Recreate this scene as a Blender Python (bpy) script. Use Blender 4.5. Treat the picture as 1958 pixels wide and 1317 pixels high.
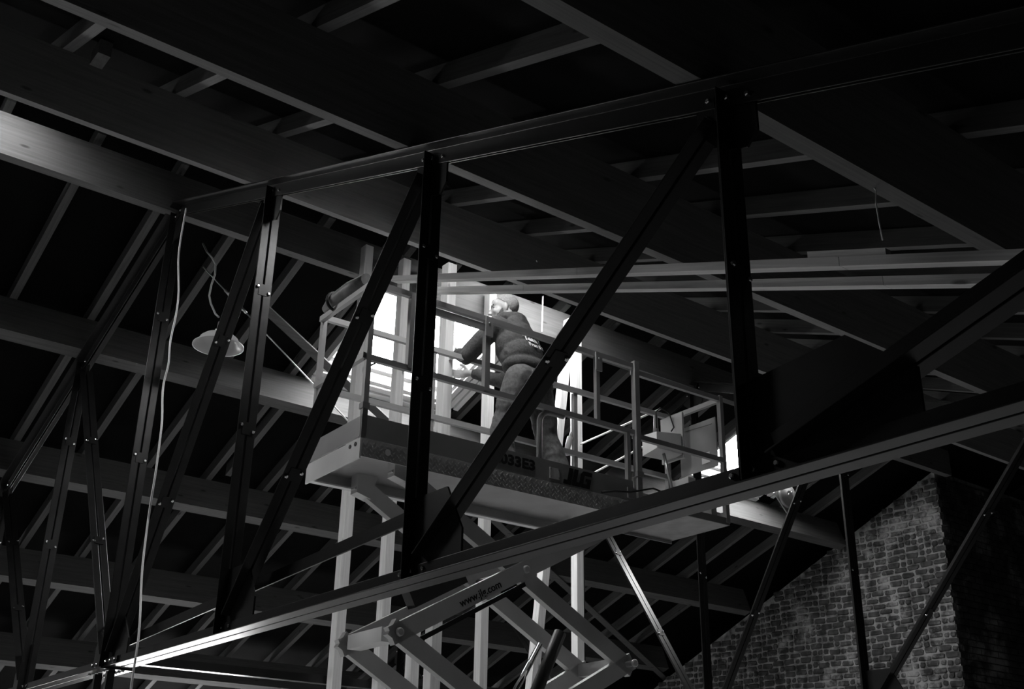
import bpy, bmesh, math, random
import numpy as np
from mathutils import Vector, Matrix, noise
from mathutils.bvhtree import BVHTree
random.seed(7)
scene = bpy.context.scene
for o in list(bpy.data.objects): bpy.data.objects.remove(o, do_unlink=True)
COL = scene.collection

# ------------------------------------------------------------------ camera
EYE = 1.6
F_PX, W_PX, H_PX = 2162.16, 1958.0, 1317.0
YAW, PITCH, ROLL = (math.radians(a) for a in (52.5778, 23.7510, -1.03146))
fw = Vector((math.cos(PITCH)*math.cos(YAW), math.cos(PITCH)*math.sin(YAW), math.sin(PITCH)))
rt0 = fw.cross(Vector((0, 0, 1))).normalized(); dn0 = fw.cross(rt0)
rt = math.cos(ROLL)*rt0 + math.sin(ROLL)*dn0
dn = -math.sin(ROLL)*rt0 + math.cos(ROLL)*dn0
cam = bpy.data.objects.new('camera', bpy.data.cameras.new('camera'))
cam.data.sensor_width = 36.0; cam.data.lens = F_PX/W_PX*36.0
cam.data.clip_start = 0.05; cam.data.clip_end = 200
cam.matrix_world = Matrix(((rt.x, -dn.x, -fw.x, 0), (rt.y, -dn.y, -fw.y, 0), (rt.z, -dn.z, -fw.z, EYE), (0, 0, 0, 1)))
COL.objects.link(cam); scene.camera = cam

# ------------------------------------------------------------------ sky, daylight, exposure
world = bpy.data.worlds.new('overcast_sky'); scene.world = world; world.use_nodes = True
bg = world.node_tree.nodes['Background']; bg.inputs[0].default_value = (1, 1, 1, 1); bg.inputs[1].default_value = 32.0
vs = scene.view_settings; vs.view_transform = 'Standard'; vs.look = 'None'; vs.gamma = 1.0; vs.use_curve_mapping = False
vs.exposure = 0.0

# roof geometry: symmetrical pitched roof, ridge parallel to x
TN = math.tan(math.radians(20.4)); CS = math.cos(math.radians(20.4)); SN = math.sin(math.radians(20.4))
KN, KF = 1.99 + EYE, 8.784 + EYE          # underside of purlins: near slope z = KN + TN*y, far slope z = KF - TN*y
YR = (KF-KN)/(2*TN)
DK = 0.47                                  # underside of rafters above underside of purlins
RH = 0.15                                  # rafter height (vertical)
def zN(y, d=0.0): return KN + TN*y + d
def zF(y, d=0.0): return KF - TN*y + d
# skylights: (slope, x0, x1, y0, y1)
SKY = [('F', 5.72, 7.48, 9.84, 11.24), ('F', 11.95, 13.6, 9.84, 11.24), ('F', -1.2, 0.3, 9.86, 11.18),
       ('N', 6.3, 7.8, 8.12, 8.98), ('N', 3.4, 4.6, 5.48, 6.2), ('N', 0.5, 1.72, 8.35, 8.98)]
XL, XE = -7.0, 18.6; YN, YB = -3.6, 21.0
BACKWIN = [(-2.4, 0.0), (7.1, 9.7)]; BZ0, BZ1 = .7, 2.3   # low windows in the eaves wall
for x0, x1 in BACKWIN:
    ld = bpy.data.lights.new('window_daylight', 'AREA'); ld.shape = 'RECTANGLE'; ld.size = x1-x0-.1; ld.size_y = BZ1-BZ0-.1
    ld.cycles.is_portal = True
    lo = bpy.data.objects.new('window_daylight', ld); lo.location = ((x0+x1)/2, YB-.02, (BZ0+BZ1)/2); lo.rotation_euler = (-math.pi/2, 0, 0); COL.objects.link(lo)
LEFTWIN = []; LZ0, LZ1 = .8, 2.0          # windows in the gable wall
for y0, y1 in LEFTWIN:
    ld = bpy.data.lights.new('window_daylight', 'AREA'); ld.shape = 'RECTANGLE'; ld.size = LZ1-LZ0-.1; ld.size_y = y1-y0-.1
    ld.cycles.is_portal = True
    lo = bpy.data.objects.new('window_daylight', ld); lo.location = (XL+.02, (y0+y1)/2, (LZ0+LZ1)/2); lo.rotation_euler = (0, -math.pi/2, 0); COL.objects.link(lo)
for k, (s, x0, x1, y0, y1) in enumerate(SKY):          # each skylight opening guides the daylight of the sky
    ld = bpy.data.lights.new('skylight_daylight', 'AREA'); ld.shape = 'RECTANGLE'; ld.size = x1-x0-0.1; ld.size_y = (y1-y0)/CS-0.1
    ld.cycles.is_portal = True
    lo = bpy.data.objects.new('skylight_daylight', ld)
    yc = (y0+y1)/2; z = (zN(yc) if s == 'N' else zF(yc)) + DK + RH - 0.01
    a = math.atan(TN) if s == 'N' else -math.atan(TN)
    lo.location = ((x0+x1)/2, yc, z); lo.rotation_euler = (a, 0, 0); COL.objects.link(lo)

# ------------------------------------------------------------------ unprojection of picture points onto planes of the place
def ray(px, py): return rt*((px-W_PX/2)/F_PX) + dn*((py-H_PX/2)/F_PX) + fw
O_EYE = Vector((0, 0, EYE))
def onx(px, py, X): d = ray(px, py); return O_EYE + d*(X/d.x)
def ony(px, py, Y): d = ray(px, py); return O_EYE + d*(Y/d.y)
def onF(px, py, k): d = ray(px, py); return O_EYE + d*((k-EYE)/(d.z+TN*d.y))
def onN(px, py, k): d = ray(px, py); return O_EYE + d*((k-EYE)/(d.z-TN*d.y))

# ------------------------------------------------------------------ materials (the photograph is black and white: greys only)
def mat_new(name):
    m = bpy.data.materials.new(name); m.use_nodes = True
    nt = m.node_tree; b = nt.nodes['Principled BSDF']
    return m, nt, b
def g3(v): return (v, v, v, 1)
def plain(name, v, rough=0.6, metal=0.0, var=0.12, scale=6.0, bump=0.0, spec=0.5):
    m, nt, b = mat_new(name); N = nt.nodes; L = nt.links
    tc = N.new('ShaderNodeTexCoord'); n = N.new('ShaderNodeTexNoise'); n.inputs['Scale'].default_value = scale; n.inputs['Detail'].default_value = 5
    L.new(tc.outputs['Object'], n.inputs['Vector'])
    r = N.new('ShaderNodeValToRGB'); r.color_ramp.elements[0].position = .3; r.color_ramp.elements[1].position = .7
    r.color_ramp.elements[0].color = g3(v*(1-var)); r.color_ramp.elements[1].color = g3(v*(1+var))
    L.new(n.outputs['Fac'], r.inputs['Fac']); L.new(r.outputs['Color'], b.inputs['Base Color'])
    b.inputs['Roughness'].default_value = rough; b.inputs['Metallic'].default_value = metal; b.inputs['Specular IOR Level'].default_value = spec
    if bump:
        bp = N.new('ShaderNodeBump'); bp.inputs['Strength'].default_value = bump; bp.inputs['Distance'].default_value = .01
        L.new(n.outputs['Fac'], bp.inputs['Height']); L.new(bp.outputs['Normal'], b.inputs['Normal'])
    return m
def wood(name, v, axis='x', tilt=0.0, rough=0.75, grain=0.22, knots=True):
    m, nt, b = mat_new(name); N = nt.nodes; L = nt.links
    tc = N.new('ShaderNodeTexCoord'); oi = N.new('ShaderNodeObjectInfo')
    off = N.new('ShaderNodeVectorMath'); off.operation = 'ADD'
    mul = N.new('ShaderNodeMath'); mul.operation = 'MULTIPLY'; mul.inputs[1].default_value = 37.0
    L.new(oi.outputs['Random'], mul.inputs[0])
    rot = N.new('ShaderNodeVectorRotate'); rot.rotation_type = 'X_AXIS'; rot.inputs['Angle'].default_value = tilt
    L.new(tc.outputs['Object'], rot.inputs['Vector']); L.new(rot.outputs['Vector'], off.inputs[0]); L.new(mul.outputs[0], off.inputs[1])
    mp = N.new('ShaderNodeMapping'); s = {'x': (1, 30, 30), 'y': (30, 1, 30), 'z': (30, 30, 1)}[axis]; mp.inputs['Scale'].default_value = s
    L.new(off.outputs[0], mp.inputs['Vector'])
    n = N.new('ShaderNodeTexNoise'); n.inputs['Scale'].default_value = 1.6; n.inputs['Detail'].default_value = 6; n.inputs['Distortion'].default_value = .6
    L.new(mp.outputs[0], n.inputs['Vector'])
    r = N.new('ShaderNodeValToRGB'); r.color_ramp.elements[0].position = .32; r.color_ramp.elements[1].position = .68
    r.color_ramp.elements[0].color = g3(v*(1-grain)); r.color_ramp.elements[1].color = g3(v*(1+grain*.5))
    L.new(n.outputs['Fac'], r.inputs['Fac'])
    col = r.outputs['Color']
    if knots:
        mk = N.new('ShaderNodeMapping'); s = {'x': (1, 3.2, 3.2), 'y': (3.2, 1, 3.2), 'z': (3.2, 3.2, 1)}[axis]; mk.inputs['Scale'].default_value = s
        L.new(off.outputs[0], mk.inputs['Vector'])
        vo = N.new('ShaderNodeTexVoronoi'); vo.inputs['Scale'].default_value = 2.2
        L.new(mk.outputs[0], vo.inputs['Vector'])
        kr = N.new('ShaderNodeValToRGB'); kr.color_ramp.elements[0].position = .05; kr.color_ramp.elements[1].position = .12
        kr.color_ramp.elements[0].color = g3(.35); kr.color_ramp.elements[1].color = g3(1)
        L.new(vo.outputs['Distance'], kr.inputs['Fac'])
        mx = N.new('ShaderNodeMix'); mx.data_type = 'RGBA'; mx.blend_type = 'MULTIPLY'; mx.inputs[0].default_value = 1
        L.new(col, mx.inputs[6]); L.new(kr.outputs['Color'], mx.inputs[7]); col = mx.outputs[2]
    br = N.new('ShaderNodeMapRange'); br.inputs[3].default_value = .85; br.inputs[4].default_value = 1.12; L.new(oi.outputs['Random'], br.inputs[0])
    m2 = N.new('ShaderNodeVectorMath'); m2.operation = 'SCALE'; L.new(col, m2.inputs[0]); L.new(br.outputs[0], m2.inputs['Scale'])
    L.new(m2.outputs[0], b.inputs['Base Color'])
    bp = N.new('ShaderNodeBump'); bp.inputs['Strength'].default_value = .25; bp.inputs['Distance'].default_value = .004
    L.new(n.outputs['Fac'], bp.inputs['Height']); L.new(bp.outputs['Normal'], b.inputs['Normal'])
    b.inputs['Roughness'].default_value = rough; b.inputs['Specular IOR Level'].default_value = .25
    return m
M = {}
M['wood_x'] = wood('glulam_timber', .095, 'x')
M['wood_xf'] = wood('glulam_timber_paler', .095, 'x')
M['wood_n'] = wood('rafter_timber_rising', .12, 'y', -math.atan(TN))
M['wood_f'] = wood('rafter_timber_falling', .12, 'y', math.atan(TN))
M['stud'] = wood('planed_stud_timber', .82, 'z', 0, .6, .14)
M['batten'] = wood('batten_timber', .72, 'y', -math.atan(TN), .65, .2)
M['steel'] = plain('painted_steel', .011, .32, 0, .2, 9, .05, .22)
M['bolt'] = plain('zinc_bolt', .75, .22, 1.0, .05, 20)
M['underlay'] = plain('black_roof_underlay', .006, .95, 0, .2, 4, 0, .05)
M['white_trim'] = plain('white_painted_trim', .78, .45, 0, .04, 3)
M['floor'] = plain('concrete_floor', .6, .85, 0, .2, 1.5, .1, .2)
M['dark_wall'] = plain('sooty_wall', .03, .9, 0, .3, 2, 0, .1)
M['lift_paint'] = plain('lift_paint', .45, .42, 0, .1, 5)
M['lift_arm'] = plain('lift_arm_paint', .52, .45, 0, .08, 4)
M['lift_rail'] = plain('lift_rail_paint', .3, .4, 0, .08, 5)
M['lift_dark'] = plain('lift_toe_board_paint', .22, .5, 0, .1, 5)
M['lift_white'] = plain('lift_pale_plate', .75, .45, 0, .05, 5)
M['tread'] = plain('tread_plate', .5, .32, .2, .2, 14)
M['galv'] = plain('bare_metal', .45, .28, .9, .2, 8)
M['chrome'] = plain('chrome_rod', .8, .08, 1.0, .02, 3)
M['black'] = plain('black_rubber', .012, .6, 0, .1, 6)
M['print'] = plain('black_print', .006, .6, 0, .02, 6)
M['cloth_dark'] = plain('hoodie_cloth', .085, .9, 0, .25, 60, .3, .1)
M['cloth_trousers'] = plain('work_trouser_cloth', .14, .85, 0, .25, 40, .3, .15)
M['skin'] = plain('skin', .45, .5, 0, .05, 12)
M['hair'] = plain('cropped_hair', .32, .8, 0, .3, 90, .4, .2)
M['beard'] = plain('short_beard', .12, .85, 0, .35, 120, .4, .1)
M['eye'] = plain('eye_dark', .02, .2, 0, .05, 4)
M['boot'] = plain('work_boot', .04, .6, 0, .2, 20)
M['white_print'] = plain('white_print', .85, .6, 0, .02, 6)
M['enamel'] = plain('lamp_enamel', .5, .3, 0, .05, 4)
M['cable_white'] = plain('white_cable_sheath', .75, .45, 0, .04, 5)
M['cable_dark'] = plain('grey_cable_sheath', .25, .5, 0, .04, 5)
M['tarp'] = plain('folded_tarpaulin', .2, .5, 0, .3, 12, .4)
def glass():
    m, nt, b = mat_new('window_glass'); N = nt.nodes; L = nt.links
    t = N.new('ShaderNodeBsdfTransparent'); g = N.new('ShaderNodeBsdfGlossy'); g.inputs['Roughness'].default_value = .02
    mx = N.new('ShaderNodeMixShader'); mx.inputs[0].default_value = .06; L.new(t.outputs[0], mx.inputs[1]); L.new(g.outputs[0], mx.inputs[2])
    L.new(mx.outputs[0], N['Material Output'].inputs['Surface']); return m
M['glass'] = glass()
def brick_mat(name, lo, hi, smear):
    m, nt, b = mat_new(name); N = nt.nodes; L = nt.links
    ge = N.new('ShaderNodeNewGeometry'); oi = N.new('ShaderNodeObjectInfo')
    n1 = N.new('ShaderNodeTexNoise'); n1.inputs['Scale'].default_value = 7; n1.inputs['Detail'].default_value = 4
    n2 = N.new('ShaderNodeTexNoise'); n2.inputs['Scale'].default_value = 1.3; n2.inputs['Detail'].default_value = 6; n2.inputs['Roughness'].default_value = .7
    L.new(ge.outputs['Position'], n1.inputs['Vector']); L.new(ge.outputs['Position'], n2.inputs['Vector'])
    r = N.new('ShaderNodeValToRGB'); r.color_ramp.elements[0].color = g3(lo); r.color_ramp.elements[1].color = g3(hi)
    r.color_ramp.elements[0].position = .35; r.color_ramp.elements[1].position = .7
    L.new(n1.outputs['Fac'], r.inputs['Fac'])
    sm = N.new('ShaderNodeValToRGB'); sm.color_ramp.elements[0].position = smear; sm.color_ramp.elements[1].position = smear+.13
    L.new(n2.outputs['Fac'], sm.inputs['Fac'])
    mx = N.new('ShaderNodeMix'); mx.data_type = 'RGBA'; L.new(sm.outputs['Color'], mx.inputs[0]); L.new(r.outputs['Color'], mx.inputs[6]); mx.inputs[7].default_value = g3(.2)
    L.new(mx.outputs[2], b.inputs['Base Color']); b.inputs['Roughness'].default_value = .9; b.inputs['Specular IOR Level'].default_value = .1
    bp = N.new('ShaderNodeBump'); bp.inputs['Strength'].default_value = .5; bp.inputs['Distance'].default_value = .02
    L.new(n1.outputs['Fac'], bp.inputs['Height']); L.new(bp.outputs['Normal'], b.inputs['Normal'])
    return m
M['brick'] = brick_mat('old_brick', .018, .055, .54)
M['mortar'] = brick_mat('lime_mortar', .045, .21, .5)

# ------------------------------------------------------------------ mesh helpers
class MB:
    def __init__(s): s.v = []; s.f = []; s.sm = []
    def add(s, vs_, fs_, smooth=False):
        o = len(s.v); s.v += [Vector(p) for p in vs_]; s.f += [tuple(i+o for i in f) for f in fs_]; s.sm += [smooth]*len(fs_); return s
    def hexa(s, p):     # 8 points: bottom 4 ccw, top 4 ccw
        return s.add(p, [(3, 2, 1, 0), (4, 5, 6, 7), (0, 1, 5, 4), (1, 2, 6, 5), (2, 3, 7, 6), (3, 0, 4, 7)])
    def box(s, x0, x1, y0, y1, z0, z1):
        return s.hexa([(x0, y0, z0), (x1, y0, z0), (x1, y1, z0), (x0, y1, z0), (x0, y0, z1), (x1, y0, z1), (x1, y1, z1), (x0, y1, z1)])
    def bar(s, p0, p1, w, h, up=(0, 0, 1)):     # rectangular bar centred on the axis, w sideways, h along up
        p0, p1, up = Vector(p0), Vector(p1), Vector(up)
        d = (p1-p0).normalized(); sd = d.cross(up).normalized(); u = sd.cross(d).normalized()
        a, b = sd*w/2, u*h/2
        return s.hexa([p0-a-b, p0+a-b, p1+a-b, p1-a-b, p0-a+b, p0+a+b, p1+a+b, p1-a+b])
    def prism(s, poly, o, ex, ey, ez, l0, l1):  # polygon in (ex,ey), extruded along ez from l0 to l1
        o, ex, ey, ez = Vector(o), Vector(ex), Vector(ey), Vector(ez); n = len(poly)
        P = [o+ex*a+ey*b+ez*l0 for a, b in poly] + [o+ex*a+ey*b+ez*l1 for a, b in poly]
        F = [tuple(range(n-1, -1, -1)), tuple(range(n, 2*n))] + [(i, (i+1) % n, n+(i+1) % n, n+i) for i in range(n)]
        if ex.cross(ey).dot(ez)*(l1-l0) < 0: F = [tuple(reversed(f)) for f in F]
        return s.add(P, F)
    def tube(s, pts, r, n=8, cap=True, smooth=True):
        pts = [Vector(p) for p in pts]; R = r if isinstance(r, (list, tuple)) else [r]*len(pts)
        V = []; F = []; u = None
        for i, p in enumerate(pts):
            t = (pts[min(i+1, len(pts)-1)]-pts[max(i-1, 0)]).normalized()
            if u is None:
                u = t.orthogonal().normalized()
            u = (u-t*u.dot(t)).normalized(); w = t.cross(u)
            for k in range(n):
                a = 2*math.pi*k/n; V.append(p+(u*math.cos(a)+w*math.sin(a))*R[i])
        for i in range(len(pts)-1):
            for k in range(n):
                F.append((i*n+k, i*n+(k+1) % n, (i+1)*n+(k+1) % n, (i+1)*n+k))
        s.add(V, F, smooth)
        if cap:
            o = len(s.v)-len(V)
            s.f += [tuple(o+k for k in range(n-1, -1, -1)), tuple(o+(len(pts)-1)*n+k for k in range(n))]; s.sm += [False, False]
        return s
    def lathe(s, prof, o, ax=(0, 0, 1), n=24, smooth=True):    # prof: (r, h)
        ax = Vector(ax).normalized(); u = ax.orthogonal().normalized(); w = ax.cross(u); o = Vector(o); V = []; F = []
        for r, h in prof:
            for k in range(n):
                a = 2*math.pi*k/n; V.append(o+ax*h+(u*math.cos(a)+w*math.sin(a))*r)
        for i in range(len(prof)-1):
            for k in range(n): F.append((i*n+k, i*n+(k+1) % n, (i+1)*n+(k+1) % n, (i+1)*n+k))
        s.add(V, F, smooth); o2 = len(s.v)-len(V)
        s.f += [tuple(o2+k for k in range(n-1, -1, -1)), tuple(o2+(len(prof)-1)*n+k for k in range(n))]; s.sm += [False, False]
        return s
    def rcone(s, p0, p1, r0, r1, n=14):        # tapered capsule
        p0, p1 = Vector(p0), Vector(p1); d = p1-p0; L = d.length
        prof = [(max(1e-4, r0*math.cos(a)), r0*math.sin(a)) for a in [math.radians(-88+22*k) for k in range(5)]]
        prof += [(max(1e-4, r1*math.cos(a)), L+r1*math.sin(a)) for a in [math.radians(0+22*k) for k in range(5)]]
        return s.lathe(prof, p0, d if L > 1e-6 else (0, 0, 1), n)
    def ell(s, c, r, R=None, n=20):
        c = Vector(c); V = []; F = []; m = n//2
        for i in range(m+1):
            t = math.pi*i/m
            for k in range(n):
                a = 2*math.pi*k/n; q = Vector((math.sin(t)*math.cos(a)*r[0], math.sin(t)*math.sin(a)*r[1], math.cos(t)*r[2]))
                V.append(c+(R @ q if R else q))
        for i in range(m):
            for k in range(n): F.append((i*n+k, (i+1)*n+k, (i+1)*n+(k+1) % n, i*n+(k+1) % n))
        return s.add(V, F, True)
    def mesh(s, name, org=(0, 0, 0)):
        org = Vector(org); me = bpy.data.meshes.new(name); me.from_pydata([tuple(p-org) for p in s.v], [], s.f)
        me.polygons.foreach_set('use_smooth', s.sm); me.update(); return me
def link(name, me, mat=None, parent=None, loc=(0, 0, 0), **props):
    o = bpy.data.objects.new(name, me); o.location = loc
    if me is not None and mat is not None and len(me.materials) == 0: me.materials.append(mat)
    if parent is not None: o.parent = parent
    COL.objects.link(o)
    for k, v in props.items(): o[k] = v
    return o
def part(name, mb, mat, parent, **props):       # geometry given in the parent's own coordinates
    return link(name, mb.mesh(name), mat, parent, **props)
def wpart(name, mb, mat, parent, **props):      # geometry given in world coordinates, parent not rotated
    return link(name, mb.mesh(name, parent.location), mat, parent, **props)
def thing(name, loc, label, cat, group=None, rz=0.0, kind=None):
    o = bpy.data.objects.new(name, None); o.location = loc; o.rotation_euler = (0, 0, rz); o.empty_display_size = .2
    COL.objects.link(o); o['label'] = label; o['category'] = cat
    if group: o['group'] = group
    if kind: o['kind'] = kind
    return o
def solo(name, mb, mat, org, label, cat, group=None, kind=None):
    o = link(name, mb.mesh(name, org), mat, None, org); o['label'] = label; o['category'] = cat
    if group: o['group'] = group
    if kind: o['kind'] = kind
    return o
def struct(name, mb, mat, label, cat, org=(0, 0, 0)): return solo(name, mb, mat, org, label, cat, None, 'structure')

# ------------------------------------------------------------------ the setting
struct('floor', MB().box(XL, XE, YN, YB, -.2, 0), M['floor'], 'grey concrete floor under the lift', 'floor')
wl = MB(); ys = sorted({YN, YB, *[y for w in LEFTWIN for y in w]})
for i in range(len(ys)-1):
    if (ys[i], ys[i+1]) in LEFTWIN:
        wl.box(XL-.2, XL, ys[i], ys[i+1], 0, LZ0); wl.box(XL-.2, XL, ys[i], ys[i+1], LZ1, 8)
    else: wl.box(XL-.2, XL, ys[i], ys[i+1], 0, 8)
struct('wall_left', wl, M['dark_wall'], 'dark gable wall at the far left end of the hall', 'wall')
struct('wall_front', MB().box(XL, XE, YN-.2, YN, 0, 4), M['dark_wall'], 'dark eaves wall under the slope above the lift', 'wall')
bw = MB(); xs = sorted({XL, XE, *[x for w in BACKWIN for x in w]})
for i in range(len(xs)-1):
    if (xs[i], xs[i+1]) in BACKWIN:
        bw.box(xs[i], xs[i+1], YB, YB+.2, 0, BZ0); bw.box(xs[i], xs[i+1], YB, YB+.2, BZ1, 3.9)
    else: bw.box(xs[i], xs[i+1], YB, YB+.2, 0, 3.9)
struct('wall_back', bw, M['dark_wall'], 'dark eaves wall below the skylit slope', 'wall')
struct('wall_end', MB().box(XE, XE+.2, YN, YB, 0, 8), M['dark_wall'], 'dark wall behind the brick gable', 'wall')
def deck(side, ya, yb):
    hs = [h for h in SKY if h[0] == side]
    xs = sorted({XL, XE, *[h[1] for h in hs], *[h[2] for h in hs]}); ys = sorted({ya, yb, *[h[3] for h in hs], *[h[4] for h in hs]})
    mb = MB(); zf = zN if side == 'N' else zF
    for i in range(len(xs)-1):
        for j in range(len(ys)-1):
            cx, cy = (xs[i]+xs[i+1])/2, (ys[j]+ys[j+1])/2
            if any(h[1] < cx < h[2] and h[3] < cy < h[4] for h in hs): continue
            x0, x1, y0, y1 = xs[i], xs[i+1], ys[j], ys[j+1]; b = DK+RH
            mb.hexa([(x0, y0, zf(y0, b)), (x1, y0, zf(y0, b)), (x1, y1, zf(y1, b)), (x0, y1, zf(y1, b)),
                     (x0, y0, zf(y0, b+.03)), (x1, y0, zf(y0, b+.03)), (x1, y1, zf(y1, b+.03)), (x0, y1, zf(y1, b+.03))])
    return mb
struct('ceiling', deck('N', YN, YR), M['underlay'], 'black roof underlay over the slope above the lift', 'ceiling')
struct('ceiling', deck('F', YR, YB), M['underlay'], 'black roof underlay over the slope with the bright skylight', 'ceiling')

# skylight windows
names = ['large skylight behind the worker, blown out white', 'skylight beyond the control end of the lift', 'skylight of the falling slope beyond the lamp',
         'skylight over the stud wall near the ridge', 'narrow skylight right above the lift platform', 'small skylight near the ridge above the lit ridge purlin end']
for k, (s, x0, x1, y0, y1) in enumerate(SKY):
    zf = zN if s == 'N' else zF
    t = thing('window_%d' % (k+1), ((x0+x1)/2, (y0+y1)/2, zf((y0+y1)/2, DK)), names[k], 'skylight', kind='structure')
    def rbar(xa, xb, ya, yb, d0, d1, nm, mat):
        mb = MB().hexa([(xa, ya, zf(ya, d0)), (xb, ya, zf(ya, d0)), (xb, yb, zf(yb, d0)), (xa, yb, zf(yb, d0)),
                        (xa, ya, zf(ya, d1)), (xb, ya, zf(ya, d1)), (xb, yb, zf(yb, d1)), (xa, yb, zf(yb, d1))])
        wpart(nm, mb, mat, t)
    g = .045
    lo_, hi_ = DK+.02, DK+RH+.08
    for (xa, xb, ya, yb) in ((x0, x0+g, y0, y1), (x1-g, x1, y0, y1), (x0+g, x1-g, y0, y0+g), (x0+g, x1-g, y1-g, y1)):
        rbar(xa, xb, ya, yb, lo_, hi_, 'lining_board', M['white_trim'])
    g2 = .10
    for (xa, xb, ya, yb) in ((x0+g, x0+g2, y0+g, y1-g), (x1-g2, x1-g, y0+g, y1-g), (x0+g2, x1-g2, y0+g, y0+g2), (x0+g2, x1-g2, y1-g2, y1-g)):
        rbar(xa, xb, ya, yb, DK+RH-.01, DK+RH+.05, 'sash', M['white_trim'])
    if s == 'F':      # stepped ledges below the lower edge
        for j, (a, b_, c) in enumerate(((.0, .07, .0), (.09, .16, -.015), (.18, .25, -.03))):
            rbar(x0-.03, x1+.03, y1+a, y1+b_, DK-.01+c, DK+.03+c, 'ledge_strip', M['white_trim'])
            rbar(x1+a, x1+b_, y0+.1, y1-.02, DK-.01+c, DK+.03+c, 'ledge_strip', M['white_trim'])
    rbar(x0+g2-.01, x1-g2+.01, y0+g2-.01, y1-g2+.01, DK+RH+.02, DK+RH+.026, 'pane', M['glass'])

for k, (x0, x1) in enumerate(BACKWIN):
    t = thing('window_%d' % (len(SKY)+k+1), ((x0+x1)/2, YB+.1, BZ0), 'low wide window in the eaves wall below the skylit slope', 'window', 'low eaves windows', kind='structure')
    for a in (x0, (x0+x1)/2-.03, x1-.06): wpart('sash', MB().box(a, a+.06, YB+.06, YB+.12, BZ0, BZ1), M['white_trim'], t)
    for z in (BZ0, BZ1-.06): wpart('sash', MB().box(x0+.06, x1-.06, YB+.07, YB+.11, z, z+.06), M['white_trim'], t)
    wpart('pane', MB().box(x0+.05, x1-.05, YB+.085, YB+.091, BZ0+.05, BZ1-.05), M['glass'], t)

for k, (y0, y1) in enumerate(LEFTWIN):
    t = thing('window_%d' % (len(SKY)+len(BACKWIN)+k+1), (XL-.1, (y0+y1)/2, LZ0), 'tall wide window in the gable wall opposite the brick gable', 'window', kind='structure')
    for a in (y0, (y0+y1)/2-.03, y1-.06): wpart('sash', MB().box(XL-.12, XL-.06, a, a+.06, LZ0, LZ1), M['white_trim'], t)
    for z in (LZ0, LZ1-.06): wpart('sash', MB().box(XL-.11, XL-.07, y0+.06, y1-.06, z, z+.06), M['white_trim'], t)
    wpart('pane', MB().box(XL-.095, XL-.089, y0+.05, y1-.05, LZ0+.05, LZ1-.05), M['glass'], t)

# ------------------------------------------------------------------ purlins
PW, PH = .155, .47
def purlin(yfar, z0, label, group, x0=XL+.02, x1=15.68, h=PH):
    pw = .11 if group is None else PW                      # the ridge purlin stands upright, the others square to their slope
    if group is None: t_, n_, hh = Vector((0, 1, 0)), Vector((0, 0, 1)), h
    elif 'above' in group: t_, n_, hh = Vector((0, CS, SN)), Vector((0, -SN, CS)), DK*CS-.002
    else: t_, n_, hh = Vector((0, CS, -SN)), Vector((0, SN, CS)), DK*CS-.002
    B1 = Vector((0, yfar, z0)); B0 = B1-t_*pw
    A, E_ = Vector((x0, 0, 0)), Vector((x1, 0, 0))
    mb = MB().hexa([A+B0, E_+B0, E_+B1, A+B1, A+B0+n_*hh, E_+B0+n_*hh, E_+B1+n_*hh, A+B1+n_*hh])
    return solo('purlin', mb, M['wood_xf'] if group and 'skylit' in group else M['wood_x'], (x0, yfar-PW/2, z0), label, 'beam', group)
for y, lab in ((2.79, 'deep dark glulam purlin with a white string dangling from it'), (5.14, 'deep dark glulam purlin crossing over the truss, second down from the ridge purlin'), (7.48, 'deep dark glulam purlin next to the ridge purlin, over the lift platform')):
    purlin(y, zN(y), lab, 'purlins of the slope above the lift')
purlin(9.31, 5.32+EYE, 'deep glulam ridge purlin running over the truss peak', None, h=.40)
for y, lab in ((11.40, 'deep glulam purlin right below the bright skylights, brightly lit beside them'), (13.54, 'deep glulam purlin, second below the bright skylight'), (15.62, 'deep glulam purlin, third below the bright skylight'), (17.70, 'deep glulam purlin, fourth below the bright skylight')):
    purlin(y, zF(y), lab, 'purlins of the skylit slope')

# ------------------------------------------------------------------ rafters
RW = .075
def rafter(side, x, ya, yb):
    zf = zN if side == 'N' else zF; a, b = x-RW/2, x+RW/2
    mb = MB().hexa([(a, ya, zf(ya, DK)), (b, ya, zf(ya, DK)), (b, yb, zf(yb, DK)), (a, yb, zf(yb, DK)),
                    (a, ya, zf(ya, DK+RH-.002)), (b, ya, zf(ya, DK+RH-.002)), (b, yb, zf(yb, DK+RH-.002)), (a, yb, zf(yb, DK+RH-.002))])
    lab = 'softwood rafter lying over the purlins of the slope above the lift' if side == 'N' else 'softwood rafter running down the slope that holds the bright skylight'
    solo('rafter', mb, M['wood_n'] if side == 'N' else M['wood_f'], (x, ya, zf(ya, DK)), lab, 'rafter', 'rafters of the slope above the lift' if side == 'N' else 'rafters of the skylit slope')
def rafters(side, x0, step, n, ya, yb):
    for i in range(n):
        x = x0+step*i
        cut = [(h[3]-.06, h[4]+(.06 if side == 'N' else .27)) for h in SKY if h[0] == side and h[1]-.05 < x < h[2]+(.05 if side == 'N' else .3)]
        segs = [(ya, yb)]
        for c0, c1 in cut:
            segs = [q for s0, s1 in segs for q in ((s0, min(s1, c0)), (max(s0, c1), s1)) if q[1]-q[0] > .15]
        for s0, s1 in segs: rafter(side, x, s0, s1)
rafters('N', 1.445-.846*2, .846, 19, YN+.05, YR-.05)
rafters('F', 2.287-.797*3, .797, 20, YR+.05, YB-.05)
rafter('F', SKY[0][1]-.05, YR+.05, 13.4)      # trimmer beside the skylight

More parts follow.
